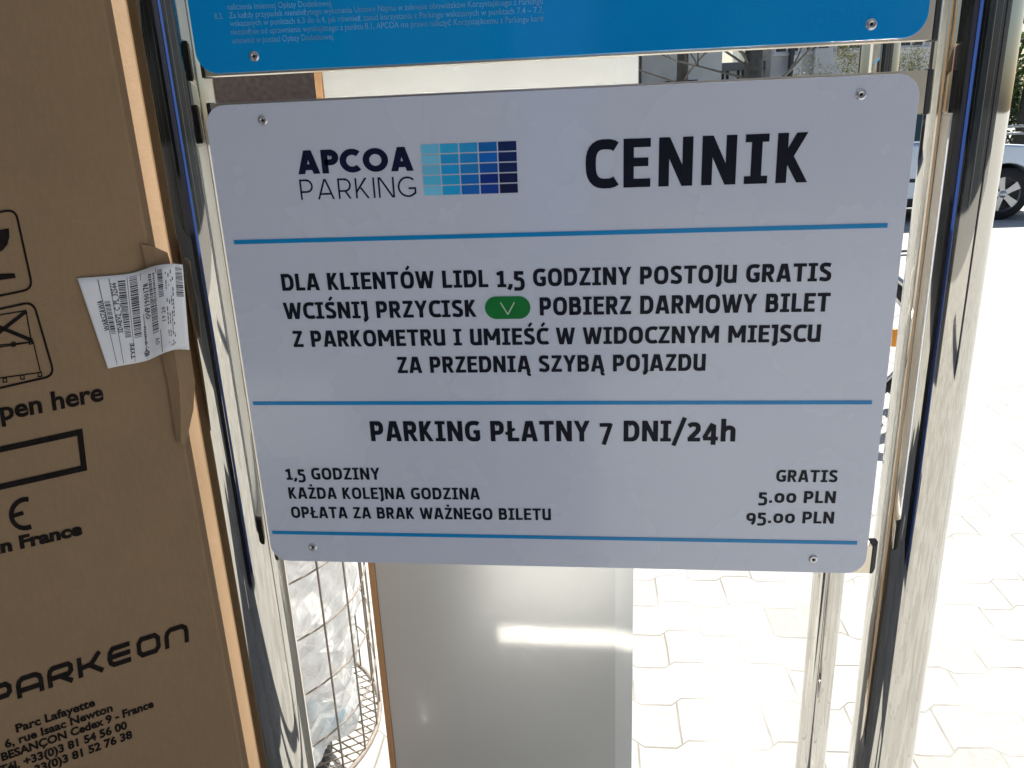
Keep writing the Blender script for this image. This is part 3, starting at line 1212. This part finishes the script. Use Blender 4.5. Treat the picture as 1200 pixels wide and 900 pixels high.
# ------------------------------------------------------------------ bicycle behind the price sign
def bicycle():
    c = on_z(986, 398, .34)
    bx, by = c.x, c.y
    o = thing('bicycle', (bx - .5, by, 0), 'dark bicycle with orange spoke reflectors and red rear lamp, parked behind the price sign', 'bicycle')
    fwd = Vector((-1, .06, 0)).normalized()
    up = Vector((0, 0, 1))
    sd = fwd.cross(up)
    rub = mat('bike_tyre', (.02, .02, .02), .8)
    steel = mat('bike_steel', (.55, .55, .56), .3, 1)
    paint = mat('bike_paint', (.03, .04, .05), .3, coat=.6)
    oran = mat('orange_reflector', (.85, .30, .01), .25)
    red = mat('red_reflector', (.6, .01, .015), .2)
    R_ = .335

    def P(u, z, s_=0):
        return Vector((bx, by, 0)) + fwd * u + up * z + sd * s_
    for u0 in (0, 1.05):
        w = MB()
        w.tube([P(u0 + R_ * cos(2 * pi * i / 56), .34 + R_ * sin(2 * pi * i / 56)) for i in range(56)], .021, 12, closed=True)
        wo_ = w.build('wheel', rub, o)
        r_ = MB()
        r_.tube([P(u0 + .307 * cos(2 * pi * i / 56), .34 + .307 * sin(2 * pi * i / 56)) for i in range(56)], .010, 10, closed=True)
        r_.tube([P(u0, .34, -.05), P(u0, .34, .05)], .02, 12)
        r_.build('rim', steel, wo_)
        s_ = MB()
        for i in range(28):
            a_ = 2 * pi * i / 28
            s_.tube([P(u0, .34, .03 * (-1) ** i), P(u0 + .305 * cos(a_), .34 + .305 * sin(a_))], .0012, 5)
        s_.build('spokes', steel, wo_)
        for a_ in (radians(177), radians(57), radians(297)):
            q_ = MB()
            ca, sa = cos(a_), sin(a_)
            pts = []
            for du, dv in ((-.045, -.012), (.045, -.012), (.045, .012), (-.045, .012)):
                rr_ = .24 + dv
                pts.append(P(u0 + rr_ * ca - du * sa, .34 + rr_ * sa + du * ca, -.012))
            q_.prism(pts, sd * .022)
            q_.build('spoke_reflector', oran, wo_, bevel=.003)
    f = MB()
    for a_, b2 in ((P(.42, .30), P(.0, .34, .05)), (P(.42, .30), P(0, .34, -.05)), (P(.42, .30), P(.24, .78)), (P(.24, .72), P(.88, .78)),
                   (P(.42, .30), P(.86, .68)), (P(.86, .66), P(.90, .86)), (P(.24, .70), P(0, .34, .055)), (P(.24, .70), P(0, .34, -.055)),
                   (P(.87, .66), P(1.05, .34, .05)), (P(.87, .66), P(1.05, .34, -.05)), (P(.24, .78), P(.21, .90))):
        f.tube([a_, b2], .015, 10)
    f.build('frame', paint, o)
    m_ = MB()
    m_.tube([P(.37 * cos(radians(t_)), .34 + .37 * sin(radians(t_))) for t_ in range(60, 236, 8)], .018, 8)
    m_.build('mudguard', steel, o)
    s_ = MB()
    s_.prism([P(.06, .90, -.09), P(.05, .90, 0), P(.06, .90, .09), P(.2, .90, .05), P(.36, .90, .018), P(.36, .90, -.018), P(.2, .90, -.05)], up * .05)
    s_.build('saddle', M['black'], o, bevel=.012)
    h_ = MB()
    h_.tube([P(.72, 1.0, -.30), P(.86, 1.01, -.22), P(.92, .98, 0), P(.86, 1.01, .22), P(.72, 1.0, .30)], .012, 10)
    h_.tube([P(.90, .86), P(.92, .98)], .014, 10)
    h_.build('handlebar', steel, o)
    l_ = MB()
    lc = P(-.30, .80)
    l_.box(lc - Vector((.03, .03, .022)), lc + Vector((.03, .03, .022)))
    l_.build('rear_lamp', red, o, bevel=.006)
    rk = MB()
    for s2 in (-.05, .05):
        rk.tube([P(.2, .74, s2), P(-.28, .76, s2), P(-.29, .78, s2 * .4)], .006, 8)
        rk.tube([P(-.1, .755, s2), P(0, .36, s2 * 1.3)], .006, 8)
    rk.build('rack', paint, o)
    cr = MB()
    cr.lathe([(.09, -.004), (.095, 0), (.09, .004)], P(.42, .30, .06), 36, 'Y')
    cr.tube([P(.42, .30, -.09), P(.42, .30, .09)], .012, 8)
    cr.tube([P(.42, .30, .08), P(.50, .15, .08)], .010, 8)
    cr.tube([P(.42, .30, -.08), P(.34, .45, -.08)], .010, 8)
    cr.build('crankset', steel, o)
    for (u, z, s2) in ((.50, .15, .12), (.34, .45, -.12)):
        pd = MB()
        c2 = P(u, z, s2)
        pd.box(c2 - Vector((.05, .04, .011)), c2 + Vector((.05, .04, .011)))
        pd.build('pedal', M['black'], o, bevel=.004)
    ks = MB()
    ks.tube([P(.15, .32, .07), P(.02, .01, .17)], .009, 8)
    ks.build('kickstand', steel, o)


bicycle()


# ------------------------------------------------------------------ parked estate car
def car():
    cw_ = on_z(1172, 258)
    wx, wy = cw_.x, cw_.y        # front wheel contact, near side
    o = thing('parked_car', (wx - 1.3, wy + .9, 0), 'pale silver blue estate car parked on the sunny paving behind the right chrome post', 'car')
    o.location = (wx - 1.3, wy + .9, 0)
    body_m = mat('silver_paint', (.54, .65, .79), .22, .3, var=.02, coat=1)
    glass = mat('car_glass', (.02, .05, .05), .04, coat=1)
    trim = mat('car_trim', (.015, .015, .016), .6)
    alloy = mat('alloy', (.52, .53, .55), .32, .9, var=.05)
    tyre = mat('car_tyre', (.018, .018, .019), .85, bump=.2)
    RW = .319
    hw = .86
    fx, rx_ = 0.0, -2.62        # wheel centres along the car (front to the right)

    def arch(cx, a0, a1, r=.375, n=14):
        return [(cx + r * cos(radians(a0 + (a1 - a0) * i / n)), RW + r * sin(radians(a0 + (a1 - a0) * i / n))) for i in range(n + 1)]
    prof = [(-3.48, .42), (-3.50, .62), (-3.46, .86), (-3.40, .97), (-.55, .965), (.30, .90), (.62, .82), (.78, .70), (.82, .50), (.80, .30), (.72, .22)]
    low = [(.42, .21)] + [p for p in arch(fx, -12, 192) if p[1] > .2] + [(-.42, .19), (-2.2, .19)] + [p for p in arch(rx_, -12, 192) if p[1] > .2] + [(-3.10, .22), (-3.42, .27)]
    loop = prof + low
    b = MB()
    b.prism([(wx + u, wy, z) for u, z in loop], (0, 2 * hw, 0))
    ob = b.build('body', body_m, o, bevel=.035)
    # dark wheel wells and underbody
    b = MB()
    b.box((wx - 3.3, wy + .22, .17), (wx + .6, wy + 2 * hw - .22, .62))
    b.build('underbody', trim, o)
    # greenhouse
    gh = [(-3.30, .97), (-3.12, 1.36), (-2.9, 1.44), (-1.2, 1.46), (-.95, 1.43), (-.28, .965)]
    b = MB()
    n_ = len(gh)
    vs = []
    for side in (0, 1):
        for u, z in gh:
            ins = .03 + (z - .965) * .30
            vs.append((wx + u, wy + ins if side == 0 else wy + 2 * hw - ins, z))
    b.add(vs, [tuple(range(n_))[::-1], tuple(range(n_, 2 * n_))] + [(i, (i + 1) % n_, (i + 1) % n_ + n_, i + n_) for i in range(n_)])
    b.build('cabin', body_m, o, bevel=.03)

    def pane(pts, name='window'):
        for side in (-1, 1):
            q_ = MB()
            v2 = []
            for u, z in pts:
                ins = .03 + (z - .965) * .30 - .006
                v2.append((wx + u, wy + ins if side < 0 else wy + 2 * hw - ins, z))
            q_.prism(v2, (0, .008, 0))
            q_.build(name, glass, o)
    pane([(-3.15, 1.0), (-3.0, 1.36), (-2.35, 1.39), (-2.35, 1.0)])
    pane([(-2.28, 1.0), (-2.28, 1.39), (-1.52, 1.405), (-1.52, 1.0)])
    pane([(-1.45, 1.0), (-1.45, 1.405), (-1.08, 1.39), (-.50, 1.0)])
    q_ = MB()
    q_.prism([(wx - .93, wy + .22, 1.405), (wx - .93, wy + 2 * hw - .22, 1.405), (wx - .30, wy + 2 * hw - .10, .985), (wx - .30, wy + .10, .985)], (.012, 0, .008))
    q_.build('windscreen', glass, o)
    for cx in (fx, rx_):
        for side in (0, 1):
            yo = wy + .015 if side == 0 else wy + 2 * hw - .015
            sg = 1 if side == 0 else -1
            t_ = MB()
            t_.lathe([(.215, .0), (.30, -.004), (RW - .012, .012), (RW, .035), (RW, .165), (RW - .02, .19), (.215, .19)], (wx + cx, yo, RW), 56, 'Y') if sg > 0 else \
                t_.lathe([(.215, .0), (.30, .004), (RW - .012, -.012), (RW, -.035), (RW, -.165), (RW - .02, -.19), (.215, -.19)], (wx + cx, yo, RW), 56, 'Y')
            wo_ = t_.build('wheel', tyre, o)
            r_ = MB()
            r_.lathe([(.218, .002 * sg), (.222, .008 * sg), (.200, .02 * sg), (.195, .06 * sg)], (wx + cx, yo, RW), 48, 'Y')
            for k5 in range(5):
                a_ = radians(90 + 72 * k5 + 14)
                ca, sa = cos(a_), sin(a_)
                pts = []
                for (rr_, ww) in ((.03, .030), (.10, .034), (.205, .050), (.205, -.050), (.10, -.034), (.03, -.030)):
                    pts.append((wx + cx + rr_ * ca - ww * sa, yo + .012 * sg, RW + rr_ * sa + ww * ca))
                r_.prism(pts, (0, .03 * sg, 0))
            r_.lathe([(.0001, .004 * sg), (.042, .006 * sg), (.05, .02 * sg)], (wx + cx, yo, RW), 24, 'Y')
            r_.build('rim', alloy, wo_)
            h_ = MB()
            h_.lathe([(.0001, .05 * sg), (.2, .05 * sg)], (wx + cx, yo, RW), 32, 'Y')
            h_.build('brake_disc', trim, wo_)
    s_ = MB()
    s_.box((wx - 2.22, wy - .012, .19), (wx - .40, wy + .02, .30))
    s_.build('sill', trim, o, bevel=.006)
    d_ = MB()
    d_.box((wx - 2.2, wy - .014, .50), (wx - .45, wy + .002, .545))
    d_.build('side_moulding', trim, o, bevel=.004)
    for u in (-1.38, -.02 - 2.2):
        h_ = MB()
        h_.box((wx + u - .10, wy - .02, .80), (wx + u + .08, wy + .004, .83))
        h_.build('door_handle', body_m, o, bevel=.006)
    for side in (0, 1):
        m_ = MB()
        yy = wy - .12 if side == 0 else wy + 2 * hw + .01
        m_.box((wx - .62, yy, .99), (wx - .48, yy + .12, 1.10))
        m_.build('wing_mirror', body_m, o, bevel=.02)
        l_ = MB()
        yy = wy + .06 if side == 0 else wy + 2 * hw - .44
        l_.prism([(wx + .66, yy, .66), (wx + .83, yy, .66), (wx + .80, yy, .73), (wx + .70, yy, .80)], (0, .38, 0))
        l_.build('headlight', mat('lamp_glass', (.6, .62, .65), .08, .6), o, bevel=.01)
        l_ = MB()
        yy = wy - .004 if side == 0 else wy + 2 * hw - .16
        l_.box((wx - 3.51, yy, .66), (wx - 3.40, yy + .164, .92))
        l_.build('tail_light', mat('tail_red', (.45, .01, .01), .2), o, bevel=.01)


car()

# ------------------------------------------------------------------ vegetation and buildings behind
bark = mat('dark_bark', (.06, .058, .05), .9, var=.3, scale=14, bump=.5, bscale=30, bdist=.01)


def leaf_mat(name, c):
    kk = NT(name)
    c = Vector(c)
    oi = kk.n('ShaderNodeNewGeometry')
    kk.l(kk.ramp(oi.outputs['Random Per Island'], [(0, tuple(c * .55)), (.5, tuple(c)), (1, tuple(c * 1.6))]), kk.b.inputs['Base Color'])
    kk.b.inputs['Roughness'].default_value = .55
    kk.b.inputs['Subsurface Weight'].default_value = 0
    tl_ = kk.n('ShaderNodeBsdfTranslucent')
    tl_.inputs['Color'].default_value = (c.x * 1.6, c.y * 1.8, c.z * .8, 1)
    mx = kk.n('ShaderNodeMixShader')
    mx.inputs[0].default_value = .3
    kk.l(kk.b.outputs[0], mx.inputs[1])
    kk.l(tl_.outputs[0], mx.inputs[2])
    kk.l(mx.outputs[0], kk.out.inputs['Surface'])
    return kk.m


def branch(b, p, d, ln, r, depth, rnd, tips):
    pts = [p]
    rad = [r]
    q_ = p.copy()
    dd = d.copy()
    for i in range(4):
        dd = (dd + Vector((rnd.uniform(-.16, .16), rnd.uniform(-.16, .16), rnd.uniform(-.06, .12)))).normalized()
        q_ = q_ + dd * ln / 4
        pts.append(q_.copy())
        rad.append(r * (1 - .45 * (i + 1) / 4))
    b.tube(pts, r, 6 if depth < 3 else 4, rads=rad)
    if depth <= 0:
        tips.append(q_)
        return
    for i in range(rnd.choice((2, 3, 3))):
        t_ = rnd.uniform(.45, 1)
        pp = pts[min(4, max(1, int(t_ * 4)))]
        nd = (dd + Vector((rnd.uniform(-1, 1), rnd.uniform(-1, 1), rnd.uniform(-.15, .7))) * .85).normalized()
        branch(b, pp, nd, ln * rnd.uniform(.55, .8), r * .5, depth - 1, rnd, tips)


def bare_tree(x, y, h, r, seed, label):
    rnd = random.Random(seed)
    o = thing('bare_tree', (x, y, 0), label, 'tree', 'leafless trees before the grey building')
    b = MB()
    b.tube([(x, y, 0), (x + .02, y, h * .5), (x + rnd.uniform(-.1, .1), y, h)], r, 12, rads=[r * 1.25, r, r * .8])
    b.build('trunk', bark, o)
    b = MB()
    tips = []
    for i in range(20):
        a_ = rnd.uniform(0, 2 * pi)
        zz = rnd.uniform(.22, 1.0) * h
        branch(b, Vector((x, y, zz)), Vector((cos(a_), sin(a_), rnd.uniform(.1, .8))).normalized(), rnd.uniform(1.0, 1.9), r * .22, 3, rnd, tips)
    b.build('branches', mat('thin_branches', (.13, .12, .10), .9, var=.2), o)


def leafy(name, x, y, z0, rad, n, leaf, m, seed, label, cat, trunk=None, group=None):
    rnd = random.Random(seed)
    o = thing(name, (x, y, 0), label, cat, group)
    clumps = [(Vector((rnd.uniform(-1, 1) * rad[0], rnd.uniform(-1, 1) * rad[1], rnd.uniform(-1, 1) * rad[2])), rnd.uniform(.25, .5)) for _ in range(26)]
    clumps = [c for c in clumps if (c[0].x / rad[0]) ** 2 + (c[0].y / rad[1]) ** 2 + (c[0].z / rad[2]) ** 2 < 1.1]
    b = MB()
    for i in range(n):
        c, s_ = rnd.choice(clumps)
        v = Vector((rnd.gauss(0, 1), rnd.gauss(0, 1), rnd.gauss(0, 1))).normalized() * (rnd.random() ** .45) * s_
        p = Vector((x, y, z0)) + c + Vector((v.x * rad[0], v.y * rad[1], v.z * rad[2]))
        if p.z < .03:
            continue
        u = Vector((rnd.uniform(-1, 1), rnd.uniform(-1, 1), rnd.uniform(-1, 1))).normalized()
        w = u.orthogonal().normalized()
        l_ = leaf * rnd.uniform(.6, 1.3)
        b.add([p - u * l_, p + w * l_ * .45, p + u * l_, p - w * l_ * .45], [(0, 1, 2, 3)])
    b.build('crown', m, o)
    t_ = MB()
    if trunk:
        t_.tube([(x, y, 0), (x + .05, y, z0 * .6), (x, y, z0 + rad[2] * .3)], trunk, 10, rads=[trunk * 1.2, trunk, trunk * .5])
        for c, s_ in clumps[:9]:
            t_.tube([(x, y, z0 * .75), Vector((x, y, z0)) + c * .5, Vector((x, y, z0)) + c], trunk * .4, 6, rads=[trunk * .45, trunk * .3, trunk * .12])
        t_.build('trunk', bark, o)
    else:
        for c, s_ in clumps[:12]:
            t_.tube([(x + c.x * .2, y + c.y * .2, 0), Vector((x, y, z0)) + c * .7], .02, 5)
        t_.build('stems', bark, o)


GREEN = leaf_mat('fresh_leaves', (.055, .095, .025))
DARK = leaf_mat('dark_leaves', (.026, .050, .024))
OLIVE = leaf_mat('olive_leaves', (.11, .105, .035))
p = CAM_C + ray(799, 75) * 12.6
bare_tree(p.x, p.y, 6.5, .085, 3, 'slim leafless tree, left of the two dark trunks seen between the signs')
p = CAM_C + ray(882, 75) * 11.2
bare_tree(p.x, p.y, 6.8, .115, 9, 'thicker leafless tree, right of the two dark trunks seen between the signs')
p = CAM_C + ray(1212, 60) * 14.5
leafy('leafy_tree', p.x, p.y, 3.4, (1.9, 1.7, 1.9), 9000, .085, GREEN, 5, 'bright green leafy tree at the right picture edge behind the parked car', 'tree', .12)
p = CAM_C + ray(1205, 128) * 16
leafy('dark_hedge', p.x + .6, p.y, .95, (1.9, .9, 1.0), 7000, .08, DARK, 6, 'dark green hedge under the bright green tree behind the parked car', 'hedge')
p = CAM_C + ray(996, 70) * 15
leafy('yellow_bush', p.x - .05, p.y, 1.35, (.75, .7, 1.35), 7000, .026, OLIVE, 8, 'yellowish green bush right of the grey building wall between the signs', 'bush')
p = CAM_C + ray(1082, 72) * 16.5
leafy('yellow_bush', p.x, p.y, 1.2, (.9, .8, 1.15), 7000, .026, OLIVE, 11, 'olive brown bush seen just left of the right chrome post', 'bush')


# railing behind the car
def railing():
    p0 = CAM_C + ray(1182, 165) * 13.0
    y0 = p0.y
    o = thing('metal_railing', (p0.x, y0, 0), 'galvanised metal railing behind the parked car at the right', 'railing')
    st = mat('galvanised', (.45, .47, .48), .4, .8)
    for z_ in (.50, .93, 1.04):
        b = MB()
        b.tube([(p0.x - 5, y0, z_), (p0.x + 4, y0, z_)], .022, 10)
        b.build('rail', st, o)
    for i in range(7):
        b = MB()
        b.tube([(p0.x - 4.8 + i * 1.42, y0, 0), (p0.x - 4.8 + i * 1.42, y0, 1.04)], .022, 10)
        b.build('upright', st, o)
    return o


railing()


def building(name, x0, x1, y, h, wall, label, floors, cols, win, depth=9, groups=None, z_first=1.0, wsize=(1.2, 1.4), doors=()):
    o = thing(name, ((x0 + x1) / 2, y, 0), label, 'building')
    b = MB()
    b.box((x0, y, 0), (x1, y + depth, h))
    b.build('wall', wall, o)
    r_ = MB()
    r_.box((x0 - .25, y - .25, h + .002), (x1 + .25, y + depth + .25, h + .28))
    r_.build('roof', mat('roof_edge', (.22, .22, .22), .7), o)
    fr = mat('window_frame', (.70, .70, .68), .5)
    for f_ in range(floors):
        for c_ in range(cols):
            cx = x0 + (x1 - x0) * (c_ + .5) / cols
            z_ = z_first + f_ * 2.9
            a_, w_ = wsize
            w = MB()
            for (ax, az, bx, bz) in ((-a_ / 2, 0, a_ / 2, .07), (-a_ / 2, w_ - .07, a_ / 2, w_), (-a_ / 2, .07, -a_ / 2 + .07, w_ - .07), (a_ / 2 - .07, .07, a_ / 2, w_ - .07), (-.03, .07, .03, w_ - .07)):
                w.box((cx + ax, y - .04, z_ + az), (cx + bx, y + .02, z_ + bz))
            wo_ = w.build('window', fr, o)
            g_ = MB()
            g_.box((cx - a_ / 2 + .02, y - .02, z_ + .02), (cx + a_ / 2 - .02, y - .005, z_ + w_ - .02))
            g_.build('pane', win, wo_)
            s_ = MB()
            s_.box((cx - a_ / 2 - .08, y - .14, z_ - .07), (cx + a_ / 2 + .08, y - .002, z_ - .004))
            s_.build('sill', fr, wo_)
    return o


plaster = mat('grey_plaster', (.74, .76, .72), .85, var=.12, scale=.9, bump=.3, bscale=12, bdist=.01)
glassd = mat('dark_glass', (.05, .06, .07), .06)
YB = 30.5


def bx_at(px, py=75):
    return on_y(px, py, YB).x


building('apartment_block', bx_at(752), bx_at(846), YB, 9.2, plaster, 'pale plastered building wall crossed by branches, just right of the grey panel', 3, 1, glassd, z_first=1.05, wsize=(1.3, 1.7))
building('low_annex', bx_at(846.3), bx_at(903), YB + 1.2, on_y(872, 73, YB + 1.2).z - .28, plaster, 'low flat roofed annex with bright sky above it, between the two taller pale buildings', 1, 3, glassd, z_first=1.55, wsize=(.42, 1.65))
ab = building('apartment_block', bx_at(903.3), bx_at(1120), YB, 10.4, mat('grey_render', (.64, .65, .63), .85, var=.14, scale=1.1), 'grey apartment building with small wall boxes, left of the thin rear post', 3, 6, glassd, z_first=.5, wsize=(.9, 1.5))
for (px, py, w_, h_, mm) in ((932, 78, .32, .75, 'box_white'), (962, 72, .62, .85, 'box_grey'), (926, 74, .16, .9, 'box_dark')):
    p = on_y(px, py, YB)
    b = MB()
    b.box((p.x - w_ / 2, YB - .30, p.z - h_ / 2), (p.x + w_ / 2, YB - .002, p.z + h_ / 2))
    b.build('wall_box', mat(mm, {'box_white': (.75, .75, .72), 'box_grey': (.62, .63, .62), 'box_dark': (.06, .06, .06)}[mm], .6), ab, bevel=.03)
brownw = mat('brown_brick', (.20, .135, .10), .9, var=.25, scale=6)
building('brown_building', -13.0, 1.0, 24.5, 7.5, brownw, 'dark brown building seen left of the grey panel between the signs', 2, 5, glassd, z_first=1.0)

# shop front behind the camera (mirrored in the posts)
shop = thing('shop_front', (0, -6.5, 0), 'long supermarket front with dark glazing, behind the photographer', 'building')
b = MB()
b.box((-16, -6.5 - 8, 0), (16, -6.5, .55))
b.box((-16, -6.5 - 8, 3.201), (16, -6.5, 5.2))
b.build('wall', mat('shop_cladding', (.20, .20, .20), .6), shop)
b = MB()
b.box((-15.9, -6.62, .552), (15.9, -6.56, 3.198))
b.build('glazing', mat('shop_glass', (.012, .016, .022), .05), shop)
for i in range(11):
    b = MB()
    x_ = -15 + i * 3
    b.box((x_ - .05, -6.555, .552), (x_ + .05, -6.47, 3.198))
    b.build('mullion', mat('shop_frame', (.12, .13, .15), .4), shop)
b = MB()
b.box((-16, -6.49, 3.9), (16, -6.38, 4.9))
b.build('fascia', mat('shop_blue', (.02, .07, .22), .4), shop)
b = MB()
b.box((-16.2, -6.49, 2.9), (1.3, -1.3, 3.1))  # overhead slab added out of view to cut sky light on the signs
b.build('shade_canopy', mat('shade_canopy_grey', (.30, .30, .30), .6), shop)
for x_, y_, w_, m_ in ((-.45, -1.60, .19, (.010, .012, .026)), (-.09, -1.66, .11, (.02, .06, .25)), (-6.2, -2.4, .22, (.3, .02, .03)), (3.6, -2.4, .22, (.012, .014, .028))):  # near dark and blue columns added for the bands they mirror in the posts
    b = MB()
    b.box((x_ - w_, y_ - .16, 0), (x_ + w_, y_ + .16, 2.898))
    b.build('column', mat('column_paint', m_, .4), shop, bevel=.02)

bpy.data.objects.remove(_fo)
bpy.data.curves.remove(_fc)
